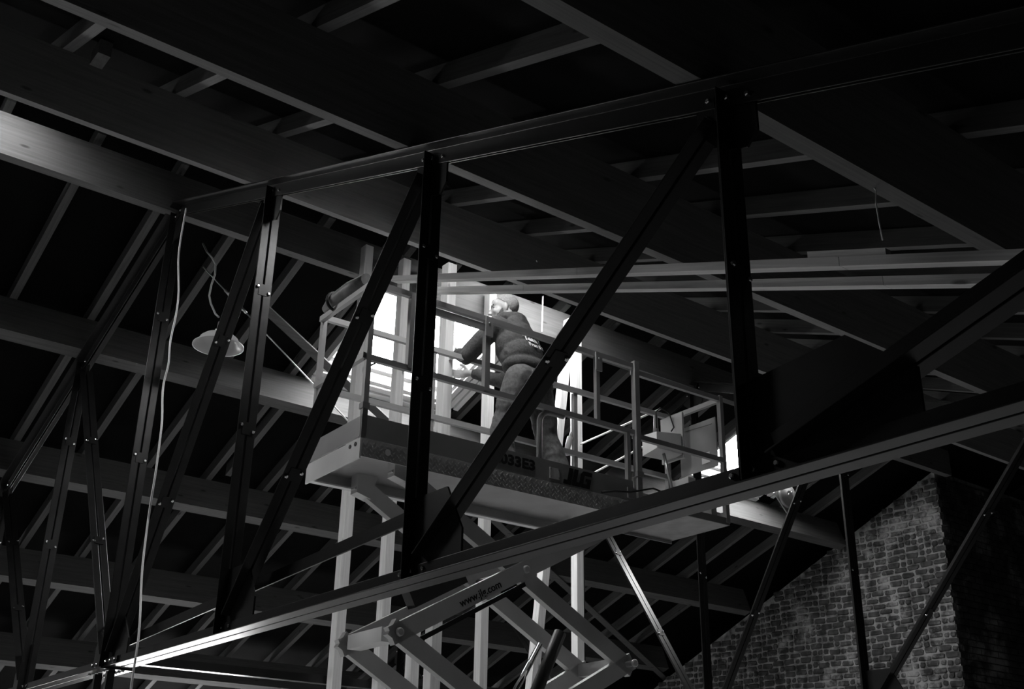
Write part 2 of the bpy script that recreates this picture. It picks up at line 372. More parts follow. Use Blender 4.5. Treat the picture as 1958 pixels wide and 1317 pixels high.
# ------------------------------------------------------------------ steel trusses
TLEG = .061; TG = .007; TT = .008
def lsec(leg, leg2, s): return [(0, s*TG), (0, s*(TG+leg2)), (TT, s*(TG+leg2)), (TT, s*(TG+TT)), (leg, s*(TG+TT)), (leg, s*TG)]
def make_truss(X, label, y_a, y_b, posts, full):
    t = thing('roof_truss', (X, YR, 2.84), label, 'truss')
    EX = Vector((1, 0, 0))
    bolt_me = MB().lathe([(.013, 0), (.013, .008), (.009, .012)], (0, 0, 0), (0, 0, 1), 6, False).mesh('bolt'); bolt_me.materials.append(M['bolt'])
    def bolt(p, axis):
        b = link('bolt', bolt_me, None, t, Vector(p)-t.location); b.rotation_mode = 'QUATERNION'; b.rotation_quaternion = Vector((0, 0, 1)).rotation_difference(Vector(axis))
    def member(nm, p0, p1, nrm, leg=TLEG, leg2=TLEG, cut0=0, cut1=0, spacers=()):
        p0, p1 = Vector((X, *p0)), Vector((X, *p1)); d = (p1-p0).normalized(); L = (p1-p0).length
        nv = Vector((0, *nrm)); nv = (nv-d*nv.dot(d)).normalized()     # flanges on the -nv side
        for s in (-1, 1):
            o = wpart(nm, MB().prism(lsec(leg, leg2, s), p0, nv, EX, d, cut0, L-cut1), M['steel'], t)
            if full:
                bv_ = o.modifiers.new('worn_edges', 'BEVEL'); bv_.width = .0025; bv_.segments = 2; bv_.limit_method = 'ANGLE'
        for q in spacers:
            c = p0+d*(L*q); mb = MB().prism([(-.005, -.035), (-.005, .035), (0, .035), (0, -.035)], c, nv, EX, d, -.045, .045)
            wpart('spacer_plate', mb, M['steel'], t)
            bolt(c-nv*.005+EX*(-.045)+d*.02, -nv); bolt(c-nv*.005+EX*.045-d*.02, -nv)
    zc = 2.785
    ztop = lambda y: (zN(y) if y < YR else zF(y))-.004
    # chords
    member('upper_chord_angle', (y_a, ztop(y_a)), (YR, ztop(YR)), (0, -1), .105, .09)
    member('upper_chord_angle', (YR, ztop(YR)), (y_b, ztop(y_b)), (0, -1), .105, .09)
    member('lower_chord_angle', (y_a, zc), (y_b, zc), (0, 1), .09, .085)
    for i, y in enumerate(posts):
        zt = ztop(y)
        sp = (.42, .74) if zt-zc > 1.9 else (.5,)
        member('post_angle', (y+.03, zc+.02), (y+.03, zt-.02), (1, 0), spacers=sp)
        # base gusset between the angles
        r = .34 if y < 4 else .28
        gp = [(-.40, 0), (-.40, .2), (-.26, .44), (.05, .44), (.05, 0)] if y < YR-.5 else ([(-.05, 0), (-.05, .44), (.26, .44), (.40, .2), (.40, 0)] if y > YR+.5 else [(-.36, 0), (-.36, .2), (-.2, .4), (.2, .4), (.36, .2), (.36, 0)])
        if y < 4: gp = [(-.68, 0), (-.68, .24), (-.42, .44), (.03, .40), (.03, 0)]
        wpart('gusset_plate', MB().prism(gp, (X, y, zc+.01), (0, 1, 0), (0, 0, 1), (1, 0, 0), -TG+.001, TG-.001), M['steel'], t)
        wpart('gusset_plate', MB().prism([(-.12, -.24), (-.12, -.02), (.2, -.02), (.2, -.22), (.08, -.32), (-.06, -.32)], (X, y, zt), (0, 1, (TN if y < YR-.1 else -TN if y > YR+.1 else 0)), (0, 0, 1), (1, 0, 0), -TG+.001, TG-.001), M['steel'], t)
        for q in (-.09, .02, .12):
            bolt((X-TG-TT, y+q, zc+.062), (-1, 0, 0)); bolt((X-TG-TT, y+q, ztop(y+q)-.07), (-1, 0, 0))
    # diagonals: head of one post down to the foot of the next towards the middle
    near = [y for y in posts if y < YR+.2]; far = [y for y in posts if y > YR-.2]
    for a, b in zip(near[:-1], near[1:]):
        d = Vector((b-a, zc-ztop(a))).normalized(); nv = Vector((-d.y, d.x)); nv = nv if nv.x > 0 else -nv
        if a < 1: member('diagonal_angle', (a+.1, ztop(a)-.19), (b-.1, zc+.08), nv, .105, .085, spacers=(.5,))
        else: member('diagonal_angle', (a+.1, ztop(a)-.14), (b-.06, zc+.13), nv, spacers=(.3, .66) if a > 3 else (.5,))
    for a, b in zip(far[:-1], far[1:]):
        d = Vector((a-b, zc-ztop(b))).normalized(); nv = Vector((-d.y, d.x)); nv = nv if nv.x > 0 else -nv
        member('diagonal_angle', (b-.1, ztop(b)-.14), (a+.08, zc+.13), nv, spacers=(.3, .66))
    if full:    # bolted splice at the king post foot
        y = 9.2
        wpart('splice_plate', MB().box(X-.13, X+.13, y-.2, y+.3, zc-.014, zc-.002), M['steel'], t)
        wpart('splice_plate', MB().box(X-TG-TT-.014, X-TG-TT-.001, y-.24, y+.36, zc+.01, zc+.086), M['steel'], t)
        for q in range(6):
            bolt((X-TG-TT-.014, y-.2+q*.1, zc+.06), (-1, 0, 0))
            for e in (-.06, .06): bolt((X+e, y-.16+q*.08, zc-.014), (0, 0, -1))
        for q in (-.06, .22):
            wpart('hanger_strap', MB().box(X-.03, X+.03, y+q-.02, y+q+.02, zc-.42, zc-.012), M['steel'], t)
    return t
make_truss(3.1, 'dark bolted steel roof truss standing before the lift', -3.0, 20.4, [.3, 2.56, 4.82, 7.07, 9.2, 11.4, 13.62, 15.8, 18.0], True)
make_truss(9.98, 'dark bolted steel roof truss standing behind the lift, before the brick gable', -3.0, 20.4, [.3, 2.56, 4.82, 7.07, 9.2, 11.4, 13.62, 15.8, 18.0], False)
# ties between and along the trusses
solo('tie_beam', MB().bar((3.2, 9.32, 2.90), (9.8, 9.32, 2.90), .09, .07), M['steel'], (3.2, 9.32, 2.90), 'dark steel tie beam linking the middle feet of both trusses', 'beam')
p0, p1 = onx(250, 1224, 3.22), onx(850, 960, 3.22)
solo('tie_bar', MB().bar(p0, p1, .012, .075).bar(p0+Vector((.025, 0, .034)), p1+Vector((.025, 0, .034)), .05, .01), M['steel'], p0, 'thin steel angle tie with a bright upper edge behind the truss foot', 'bar')

# ------------------------------------------------------------------ brick gable wall
XB, YC = 15.70, 9.5
def ztop_b(y): return zF(y, DK)-.15-.07*(y-9.7)
wall = struct('wall_right', MB().hexa([(XB+.015, YC+.015, 0), (XE, YC+.015, 0), (XE, 20.9, 0), (XB+.015, 20.9, 0),
     (XB+.015, YC+.015, ztop_b(YC)-.1), (XE, YC+.015, ztop_b(YC)-.1), (XE, 20.9, ztop_b(20.9)), (XB+.015, 20.9, ztop_b(20.9))]), M['mortar'],
     'old brick gable wall with pale mortar and a sharp corner', 'wall', (XB, YC, 0))
def brick_mesh(l, h, dep, seed):
    rnd = random.Random(seed); j = lambda a: rnd.uniform(-a, a)
    def ring(x, ins, c, jit):
        P = [(ins+c, ins), (l-ins-c, ins), (l-ins, ins+c), (l-ins, h-ins-c), (l-ins-c, h-ins), (ins+c, h-ins), (ins, h-ins-c), (ins, ins+c)]
        return [(x+j(jit*.4), a_+j(jit), b_+j(jit)) for a_, b_ in P]
    V = ring(0, -.002, .012, .004)+ring(-dep+.012, 0, .018, .012)+ring(-dep, .011, .018, .010)
    F = []
    for a_, c_ in ((0, 8), (8, 16)):
        for i in range(8): F.append((a_+i, a_+(i+1) % 8, c_+(i+1) % 8, c_+i))
    F.append(tuple(range(16, 24))); F = [tuple(reversed(f)) for f in F]
    return MB().add(V, F)
lib = {}
for L_ in (.115, .235):
    lib[L_] = []
    for q in range(7):
        me = brick_mesh(L_-.020, .081, .034, int(L_*1000)+q).mesh('brick'); me.materials.append(M['brick']); lib[L_].append(me)
cand = []
for r in range(60):
    z = 2.5+r*.1; y = YC; alt = r % 2
    while y < 16.2:
        L_ = .235 if (random.random() < .6) else .115
        if y == YC: L_ = .235 if alt else .115
        if z+.09 < ztop_b(y+L_)+random.uniform(-.06, .04): cand.append((y, z, L_))
        y += L_
cand.sort(key=lambda c: (c[0]-YC)*1.0 + max(0, 3.6-c[1])*1.4)
rest = MB()
for i, (y, z, L_) in enumerate(cand):
    q = random.choice(lib[L_])
    loc = (XB+.03+random.uniform(0, .012), y+.012, z+.018*math.sin(y*2.3+z)+random.uniform(-.011, .011))
    if i < 300: link('brick', q, None, wall, Vector(loc)-Vector((XB, YC, 0)))
    else: rest.add([Vector(v.co)+Vector(loc) for v in q.vertices], [tuple(p.vertices) for p in q.polygons])
for r in range(45):           # return face, seen in the dark beside the corner
    x = XB+(0 if r % 2 else .115); z = 2.5+r*.1
    while x < XB+2.4:
        L_ = .235
        if z+.1 < ztop_b(YC):
            rest.box(x+.006, x+L_-.008, YC-.012, YC+.03, z+.006, z+.088)
        x += L_
part('brickwork', MB().add([v-Vector((XB, YC, 0)) for v in rest.v], rest.f), M['brick'], wall, kind='stuff')

# ------------------------------------------------------------------ stud wall, battens, brace
def stud(x, y, ztop_, lab=None, wx=.07, wy=.085, group=None, xb=None, z0=.0):
    xb = x if xb is None else xb
    mb = MB().hexa([(xb-wx/2, y, z0), (xb+wx/2, y, z0), (xb+wx/2, y+wy, z0), (xb-wx/2, y+wy, z0), (x-wx/2, y, ztop_), (x+wx/2, y, ztop_), (x+wx/2, y+wy, ztop_), (x-wx/2, y+wy, ztop_)])
    return solo('wall_stud', mb, M['stud'], (xb, y, z0), lab, 'stud', group)
ZS = 4.41+EYE
YS = 9.05
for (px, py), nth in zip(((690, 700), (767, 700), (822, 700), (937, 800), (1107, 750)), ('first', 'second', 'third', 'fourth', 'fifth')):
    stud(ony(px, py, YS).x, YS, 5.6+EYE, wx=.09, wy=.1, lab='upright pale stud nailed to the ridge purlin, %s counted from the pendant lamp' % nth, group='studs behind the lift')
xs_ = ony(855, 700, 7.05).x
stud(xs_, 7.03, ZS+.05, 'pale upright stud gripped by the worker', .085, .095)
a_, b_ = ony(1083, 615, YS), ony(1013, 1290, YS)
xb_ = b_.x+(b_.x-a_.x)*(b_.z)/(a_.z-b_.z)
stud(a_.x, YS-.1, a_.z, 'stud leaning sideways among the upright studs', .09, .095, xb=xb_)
# two spliced battens resting on the guardrail, following the roof pitch
def batten(pxs, k, w, h, ya, yb, lab, cuts):
    x = onN(*pxs, k).x
    t = thing('spliced_batten', (x, ya, k+TN*ya), lab, 'batten', 'spliced battens')
    ys_ = [ya]+cuts+[yb]
    for a, b in zip(ys_[:-1], ys_[1:]):
        b2 = b-.003 if b != yb else b
        mb = MB().hexa([(x, a, k+TN*a), (x+w, a, k+TN*a), (x+w, b2, k+TN*b2), (x, b2, k+TN*b2), (x, a, k+TN*a+h), (x+w, a, k+TN*a+h), (x+w, b2, k+TN*b2+h), (x, b2, k+TN*b2+h)])
        wpart('length', mb, M['batten'], t)
    return t, x
KB = 1.30+EYE
def yN(px, py, k): return onN(px, py, k).y
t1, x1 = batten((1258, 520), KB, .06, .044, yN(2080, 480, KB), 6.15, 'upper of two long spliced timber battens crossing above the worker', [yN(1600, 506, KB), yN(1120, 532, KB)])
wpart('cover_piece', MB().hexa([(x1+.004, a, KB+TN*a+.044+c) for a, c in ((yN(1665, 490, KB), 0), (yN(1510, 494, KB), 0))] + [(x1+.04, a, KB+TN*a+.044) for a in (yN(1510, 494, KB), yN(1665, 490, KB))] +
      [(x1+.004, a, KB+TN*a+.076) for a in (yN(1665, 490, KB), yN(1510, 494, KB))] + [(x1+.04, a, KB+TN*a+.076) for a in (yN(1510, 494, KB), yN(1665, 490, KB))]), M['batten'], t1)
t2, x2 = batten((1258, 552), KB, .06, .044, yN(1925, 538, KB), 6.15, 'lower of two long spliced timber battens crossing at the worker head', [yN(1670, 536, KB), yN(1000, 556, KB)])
for t_ in (t1, t2): del t_['group']
c_ = onN(192, 112, KN+DK)
solo('nogging_block', MB().box(c_.x-.045, c_.x+.045, c_.y-.09, c_.y+.09, c_.z-.02, c_.z+.1), M['wood_n'], c_, 'short timber block fixed under the dark roof underlay between two rafters', 'block')
# diagonal wind brace under the far rafters
p0, p1 = onF(500, 583, KF-.02), onF(1275, 1300, KF-.02)
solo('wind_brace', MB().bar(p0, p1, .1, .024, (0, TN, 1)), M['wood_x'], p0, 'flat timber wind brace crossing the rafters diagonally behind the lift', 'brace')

# ------------------------------------------------------------------ scissor lift
LIFT_Z = 2.319+EYE
LA = math.radians(-1.5)
lift = thing('scissor_lift', (3.362, 5.944, 0), 'scissor lift with raised guardrailed platform and crossed arms', 'lift', rz=LA)
def LB(): return MB()
Zd = LIFT_Z
def lbox(nm, u0, u1, w0, w1, z0, z1, mat, par=None, **k): return part(nm, MB().box(u0, u1, w0, w1, Zd+z0, Zd+z1), mat, par or lift, **k)
LW, LL = .74, 2.3
platform = lbox('platform', 0.01, LL, .012, LW-.012, -.035, 0, M['lift_paint'])
lbox('platform_skirt', 0.01, LL+.02, 0, .01, -.12, .0, M['tread'])
lbox('platform_skirt', 0.01, LL+.02, LW-.01, LW, -.12, .0, M['lift_paint'])
lbox('platform_lip', 0.01, LL, LW-.06, LW-.012, -.122, -.112, M['lift_white'])
mb = MB()
for i in range(92):
    for j in range(3):
        u = .03+i*.0248; z = Zd-.105+j*.036+(.018 if i % 2 else 0); s = 1 if i % 2 else -1
        if z > Zd-.01: continue
        mb.bar((u-.008, -.001, z-.008*s), (u+.008, -.001, z+.008*s), .005, .005, (0, 1, 0))
part('tread_bars', mb, M['tread'], lift, kind='stuff')
part('reflector_disc', MB().lathe([(.021, 0), (.021, .004)], (.20, -.001, Zd-.06), (0, -1, 0), 16), M['lift_white'], lift)
e = lbox('end_plate', -.002, .008, 0, LW, -.135, .0, M['lift_white'])
for w in (.06, .13): part('hole', MB().lathe([(.014, 0), (.014, .003)], (-.003, w, Zd-.03), (-1, 0, 0), 10), M['print'], e)
lbox('toe_board', 0.0, LL, .002, .014, .004, .158, M['lift_dark'])
lbox('toe_board', 0.0, LL, LW-.014, LW-.002, .004, .158, M['lift_dark'])
lbox('toe_board', -.002, .01, .014, LW-.014, .012, .15, M['lift_rail'])
# extension deck
ext = lbox('extension_deck', LL-.5, 3.35, .04, LW-.04, .004, .02, M['galv'])
lbox('extension_skirt', LL, 3.35, .035, .045, .004, .06, M['lift_dark'])
lbox('extension_skirt', LL, 3.35, LW-.045, LW-.035, -.02, .06, M['lift_dark'])
lbox('extension_toe_board', 2.34, 3.35, LW-.06, LW-.05, .02, .17, M['lift_dark'])
lbox('extension_toe_board', 3.34, 3.352, .05, LW-.05, .02, .12, M['lift_rail'])
# guardrails: bars (rectangular tube)
def rail(nm, a, b, w=.034, h=.04, mat='lift_rail'):
    return part(nm, MB().bar((a[0], a[1], Zd+a[2]), (b[0], b[1], Zd+b[2]), w, h), M[mat], lift)
wn, wf = .02, LW-.02
for nm, a, b in (('top_rail', (0, wn, 1.1), (2.36, wn, 1.1)), ('top_rail', (0, wf, 1.1), (3.35, wf-.03, 1.1)), ('top_rail', (2.36, wn+.03, 1.07), (3.35, wn+.03, 1.07)),
                 ('mid_rail', (0, wn, .56), (2.36, wn, .55)), ('mid_rail', (0, wf, .56), (3.35, wf-.03, .55)), ('mid_rail', (2.36, wn+.03, .54), (3.35, wn+.03, .54)),
                 ('end_rail', (3.34, wn+.03, 1.07), (3.34, wf-.03, 1.07)), ('end_rail', (0, wn, 1.08), (0, wf, 1.08)), ('end_rail', (0, wn, .57), (0, wf, .57))):
    rail(nm, a, b)
part('top_rail_channel', MB().bar((.34, wn, Zd+1.035), (.94, wn, Zd+1.035), .02, .05), M['lift_rail'], lift)
def post(u, w, z0, z1, s=.038, nm='guardrail_post'):
    return part(nm, MB().box(u-s/2, u+s/2, w-s/2, w+s/2, Zd+z0, Zd+z1), M['lift_rail'], lift)
for u, w, z0, z1, s in ((.02, wn, -.0, 1.12, .036), (.33, wn, .56, 1.1, .04), (.955, wn, .55, 1.12, .042), (1.975, wn, .55, 1.08, .034), (2.36, wn-.01, .0, 1.14, .046), (2.27, wn, .02, .54, .034),
                        (.02, wf, 0, 1.12, .036), (.95, wf, .02, 1.08, .036), (2.33, wf, .02, 1.08, .036), (3.335, wn+.03, .02, 1.1, .038), (3.335, wf-.03, .02, 1.1, .038)):
    p = post(u, w, z0, z1, s)
    if z1-z0 > 1: part('sleeve', MB().box(u-s*.7, u+s*.7, w-s*.7, w+s*.7, Zd+.2, Zd+.24), M['lift_dark'], p)
for u in (.955, 1.975):
    h_ = part('hinge_plate', MB().box(u-.03, u+.03, wn-.034, wn-.02, Zd+.96, Zd+1.11), M['lift_rail'], lift)
    part('rivet', MB().lathe([(.009, 0), (.006, .005)], (u, wn-.034, Zd+1.06), (0, -1, 0), 8), M['galv'], h_)
def arch(u, w, z, du, nm='gate_loop'):
    pts = [(u, w, Zd+.0), (u, w, Zd+z-.1)]+[(u+.1*(1-math.cos(a)), w, Zd+z-.1+.1*math.sin(a)) for a in [math.radians(15*k) for k in range(1, 7)]]+[(u+du, w, Zd+z)]
    part(nm, MB().tube(pts, .021, 10), M['lift_rail'], lift)
arch(1.44, wn+.01, .53, .22); arch(1.36, wf-.04, .36, .24)
# strapped folded tarpaulin on the end rail
tp = MB(); q = [(0.0, .08, 1.145), (0, .30, 1.158), (0, .55, 1.155), (0, .66, 1.136)]
tp.tube([(a, b, Zd+c) for a, b, c in q], [.05, .062, .058, .04], 12)
tarp = solo('folded_tarpaulin', MB().tube([Vector((3.362, 5.944, 0))+Matrix.Rotation(LA, 3, 'Z') @ Vector((a, b, Zd+c)) for a, b, c in q], [.045, .058, .055, .035], 12), M['tarp'], Vector((3.36, 6.3, Zd+1.1)), 'rolled tarpaulin strapped along the end rail of the lift', 'tarpaulin')
part('strap', MB().tube([(.068*math.cos(a), .52, Zd+1.145+.068*math.sin(a)) for a in [math.radians(20*k) for k in range(19)]], .012, 6), M['black'], lift)
part('diagonal_stay', MB().tube([(.03, wn+.02, Zd+.5), (.11, wn+.02, Zd+.56)], .006, 6), M['black'], lift)
# signs on the toe board
def text_mesh(txt, size, extr, bold=0.0, shear=0.0):
    cu = bpy.data.curves.new('lettering', 'FONT'); cu.body = txt; cu.size = size; cu.extrude = extr; cu.offset = bold; cu.shear = shear
    cu.resolution_u = 4
    o = bpy.data.objects.new('lettering', cu); COL.objects.link(o); dg = bpy.context.evaluated_depsgraph_get(); dg.update()
    me = bpy.data.meshes.new_from_object(o.evaluated_get(dg)); bpy.data.objects.remove(o, do_unlink=True); return me
def lettering(txt, size, u, w, z, bold, mat, width=None, shear=0.0, parent=None, rot=None, nm='lettering'):
    me = text_mesh(txt, size, .001, bold, shear)
    xs = [v.co.x for v in me.vertices]; s = 1 if width is None else width/(max(xs)-min(xs)); x0 = min(xs)
    for v in me.vertices:
        v.co = Vector(((v.co.x-x0)*s, v.co.z*0-v.co.z*0 + 0, v.co.y)) + Vector((0, -v.co.z, 0))
    me.materials.clear(); me.materials.append(mat)
    o = link(nm, me, None, parent or lift, (u, w, z))
    if rot: o.rotation_euler = rot
    return o
tb = None
lettering('2033E3', .10, 1.02, -.0015, Zd+.055, .0045, M['print'], .36)
def jlg(u, z, h):
    s = .22
    def pl(P): return MB().prism([(u+(x+s*y)*h, z+y*h) for x, y in P], (0, -.003, 0), (1, 0, 0), (0, 0, 1), (0, 1, 0), -.001, .003)
    J = [(0, 0), (.55, 0), (.55, 1), (.25, 1), (.25, .26), (.0, .26)]
    L_ = [(.62, 0), (1.25, 0), (1.25, .26), (.92, .26), (.92, 1), (.62, 1)]
    G = [(1.12, .32), (1.32, 0), (1.95, 0), (1.95, .58), (1.55, .58), (1.55, .42), (1.68, .42), (1.68, .25), (1.42, .25), (1.42, .75), (1.95, .75), (1.95, 1), (1.3, 1), (1.12, .82)]
    for P in (J, L_, G): part('emblem_letter', pl(P), M['print'], lift)
jlg(1.63, Zd+.012, .125)
pl_ = lbox('service_plate', 1.51, 1.60, -.004, .001, .03, .11, M['lift_paint'])
for du in (.01, .08):
    for dz in (.04, .1): part('bolt', MB().lathe([(.006, 0), (.006, .005)], (1.51+du, -.004, Zd+dz), (0, -1, 0), 6, False), M['galv'], pl_)
lbox('bracket', 2.24, 2.32, -.008, .002, .02, .10, M['lift_dark'])
part('hose', MB().tube([(1.98, -.012, Zd+.01), (2.1, -.015, Zd+.04), (2.25, -.02, Zd+.06), (2.38, -.02, Zd+.10), (2.5, .0, Zd+.14), (2.62, .05, Zd+.15), (2.75, .1, Zd+.1)], .008, 8), M['black'], lift)
# platform controls, panel, fittings at the extension end
pn = part('end_panel', MB().box(3.30, 3.31, .08, .50, Zd+.50, Zd+.92), M['lift_dark'], lift)
part('panel_bend', MB().bar((3.298, .12, Zd+.87), (3.298, .46, Zd+.89), .006, .006), M['lift_dark'], pn)
part('sticker', MB().box(3.297, 3.30, .16, .25, Zd+.55, Zd+.64), M['lift_white'], pn)
cb = part('control_box', MB().hexa([(2.94, .40, Zd+.66), (3.18, .36, Zd+.64), (3.23, .56, Zd+.64), (3.0, .64, Zd+.66), (2.94, .40, Zd+.80), (3.18, .36, Zd+.82), (3.23, .56, Zd+.86), (3.0, .64, Zd+.84)]), M['lift_paint'], lift)
part('joystick', MB().tube([(3.03, .50, Zd+.82), (3.03, .50, Zd+.88), (3.03, .50, Zd+.99)], [.03, .022, .018], 10), M['lift_dark'], cb)
part('box_bracket', MB().box(3.2, 3.22, .36, .62, Zd+.62, Zd+1.02), M['lift_paint'], cb)
part('guard_wire', MB().tube([(2.96, .42, Zd+.84), (2.96, .42, Zd+.98), (3.03, .44, Zd+1.04), (3.15, .46, Zd+1.03), (3.18, .44, Zd+.9), (3.11, .4, Zd+.84)], .006, 6), M['black'], cb)
part('hose', MB().tube([(3.05, .44, Zd+.64), (3.07, .42, Zd+.5), (3.09, .40, Zd+.35), (3.11, .40, Zd+.18), (3.11, .4, Zd+.04)], .014, 8), M['galv'], lift)
part('hose_coupling', MB().lathe([(.024, 0), (.024, .05), (.018, .06)], (3.11, .4, Zd+.1), (0, 0, 1), 12), M['chrome'], lift)
lbox('document_box', 3.14, 3.22, .26, .46, .02, .42, M['lift_paint'])
lbox('tool_tray', 3.24, 3.3, .12, .24, .02, .36, M['lift_rail'])
# scissor arms
CU, CZ, HU, HZ = 1.33, -.64, .955, .52
PIV = {}
def arm(w, a, b, th=.055, hh=.115, nm='scissor_arm'):
    return part(nm, MB().bar((a[0], w, Zd+a[1]), (b[0], w, Zd+b[1]), th, hh), M['lift_arm'], lift)
def ext2(a, b, e):
    v = Vector((b[0]-a[0], b[1]-a[1])).normalized()*e; return (a[0]-v.x, a[1]-v.y), (b[0]+v.x, b[1]+v.y)
wpin = [.055, .125, LW-.125, LW-.055]
for st in range(3):
    zc_ = CZ-st*2*HZ
    A0, A1 = (CU-HU, zc_-HZ), (CU+HU, zc_+HZ); B0, B1 = (CU-HU, zc_+HZ), (CU+HU, zc_-HZ)
    o_, i_ = (wpin[0], wpin[3]), (wpin[1], wpin[2])
    if st % 2: o_, i_ = i_, o_
    for w in o_:
        am = arm(w, *ext2(A0, A1, .06))
        if st == 0 and w == wpin[0]: www = am
    for w in i_: arm(w, *ext2(B0, B1, .06))
    for (u, z) in ((CU, zc_), (CU-HU, zc_-HZ), (CU+HU, zc_-HZ)):
        pin = part('pivot_pin', MB().tube([(u, .015, Zd+z), (u, LW-.015, Zd+z)], .022, 12), M['lift_dark'], lift)
        for w in (.018, LW-.018): part('pin_collar', MB().lathe([(.027, -.006), (.027, .006), (.018, .012)], (u, w, Zd+z), (0, -1 if w < .3 else 1, 0), 14), M['lift_arm'], pin)
    for u in (CU-HU, CU+HU): part('cross_tube', MB().box(u-.05, u+.05, wpin[1]+.03, wpin[2]-.03, Zd+zc_-HZ-.045, Zd+zc_-HZ+.045), M['lift_white'] if u < CU else M['lift_arm'], lift)
# head brackets under the platform
for w in (wpin[1], wpin[2]):
    part('head_bracket', MB().hexa([(CU-HU-.07, w-.045, Zd-.17), (CU-HU+.04, w-.045, Zd-.20), (CU-HU+.04, w+.045, Zd-.20), (CU-HU-.07, w+.045, Zd-.17), (CU-HU-.07, w-.045, Zd-.036), (CU-HU+.08, w-.045, Zd-.036), (CU-HU+.08, w+.045, Zd-.036), (CU-HU-.07, w+.045, Zd-.036)]), M['lift_arm'], lift)
lettering('www.jlg.com', .07, .82, wpin[0]-.0285, Zd-.955, .001, M['print'], .36, rot=(0, -math.atan2(HZ, HU), 0))
part('cover', MB().bar((.78, wpin[2], Zd-.83), (1.2, wpin[2], Zd-.60), .1, .12), M['black'], lift)
part('cylinder_barrel', MB().tube([(1.9, .37, Zd-.95), (1.5, .37, Zd-1.75)], .045, 14), M['black'], lift)
part('cylinder_rod', MB().tube([(1.72, .37, Zd-1.05), (1.28, .37, Zd-1.75)], .022, 12), M['chrome'], lift)
part('cable_duct', MB().bar((CU-HU+.15, wpin[0]+.05, Zd-1.2), (CU+.05, wpin[0]+.05, Zd-.72), .02, .03), M['black'], lift)
part('chassis', MB().box(-.02, 2.4, .02, LW-.02, .25, .62), M['lift_paint'], lift)
for u in (.3, 2.1):
    for w in (.0, LW-.12): part('wheel', MB().lathe([(.1, 0), (.19, .01), (.19, .11), (.1, .12)], (u, w, .19), (0, 1, 0), 20), M['black'], lift)

# ------------------------------------------------------------------ worker
Rl = Matrix.Rotation(LA, 3, 'Z')
def lw(u, w, z): return Vector((3.362, 5.944, 0))+Rl @ Vector((u, w, Zd+z))
PO = lw(1.60, .42, 0); PYAW = math.radians(103-90)
person = thing('person', PO, 'worker in a dark hooded sweatshirt and work trousers holding a stud on the lift platform', 'person', rz=PYAW)
Pinv = (Matrix.Translation(PO) @ Matrix.Rotation(PYAW, 4, 'Z')).inverted()
def remesh(mb, vox, smooth=2, name='m'):
    me = mb.mesh(name); o = bpy.data.objects.new(name, me); COL.objects.link(o)
    md = o.modifiers.new('r', 'REMESH'); md.mode = 'VOXEL'; md.voxel_size = vox; md.use_smooth_shade = True
    dg = bpy.context.evaluated_depsgraph_get(); dg.update()
    out = bpy.data.meshes.new_from_object(o.evaluated_get(dg)); bpy.data.objects.remove(o, do_unlink=True)
    bm = bmesh.new(); bm.from_mesh(out)
    for _ in range(smooth): bmesh.ops.smooth_vert(bm, verts=bm.verts, factor=.5, use_axis_x=True, use_axis_y=True, use_axis_z=True)
    bm.to_mesh(out); bm.free(); out.polygons.foreach_set('use_smooth', [True]*len(out.polygons)); out.name = name
    return out
V3 = Vector
J = dict(hipL=V3((-.10, -.03, .90)), hipR=V3((.10, -.04, .90)), kneeL=V3((-.15, .10, .49)), kneeR=V3((.17, -.08, .48)), ankL=V3((-.16, .04, .09)), ankR=V3((.22, -.22, .09)),
         waist=V3((0, .0, 1.02)), chest=V3((0, .09, 1.22)), neck=V3((-.01, .17, 1.42)), shL=V3((-.19, .14, 1.35)), shR=V3((.19, .12, 1.34)),
         elL=V3((-.27, .38, 1.13)), elR=V3((.24, .39, 1.08)), wrL=V3((-.085, .635, 1.275)), wrR=V3((.10, .665, 1.18)))
HC = V3((-.0, .235, 1.585)); HY = math.radians(42)          # head centre and turn to his left
HR = Matrix.Rotation(HY, 3, 'Z') @ Matrix.Rotation(math.radians(-8), 3, 'X')
def hp(x, y, z): return HC+HR @ (V3((x, y, z))*1.1)
body = MB()
def cap(a, b, r0, r1, mbx=None): (mbx or body).rcone(J[a] if isinstance(a, str) else a, J[b] if isinstance(b, str) else b, r0, r1)
# trunk and limbs (below the clothes)
body.ell(J['waist']+V3((0, 0, -.06)), (.15, .10, .13)); body.ell(J['chest'], (.16, .11, .19)); body.ell(J['waist']+V3((0, .03, .08)), (.13, .095, .16))
cap('chest', 'shL', .09, .055); cap('chest', 'shR', .09, .055); cap('chest', 'neck', .1, .06); body.rcone(J['neck']-V3((0, .01, .03)), HC-V3((0, .03, .04)), .058, .055)
for s in 'LR':
    cap('hip'+s, 'knee'+s, .078, .052); cap('knee'+s, 'ank'+s, .05, .036); cap('sh'+s, 'el'+s, .05, .038); cap('el'+s, 'wr'+s, .038, .026)
    f_ = J['ank'+s]; body.rcone(f_+V3((0, -.03, -.03)), f_+V3((-.02 if s == 'L' else .03, .15, -.05)), .036, .03)
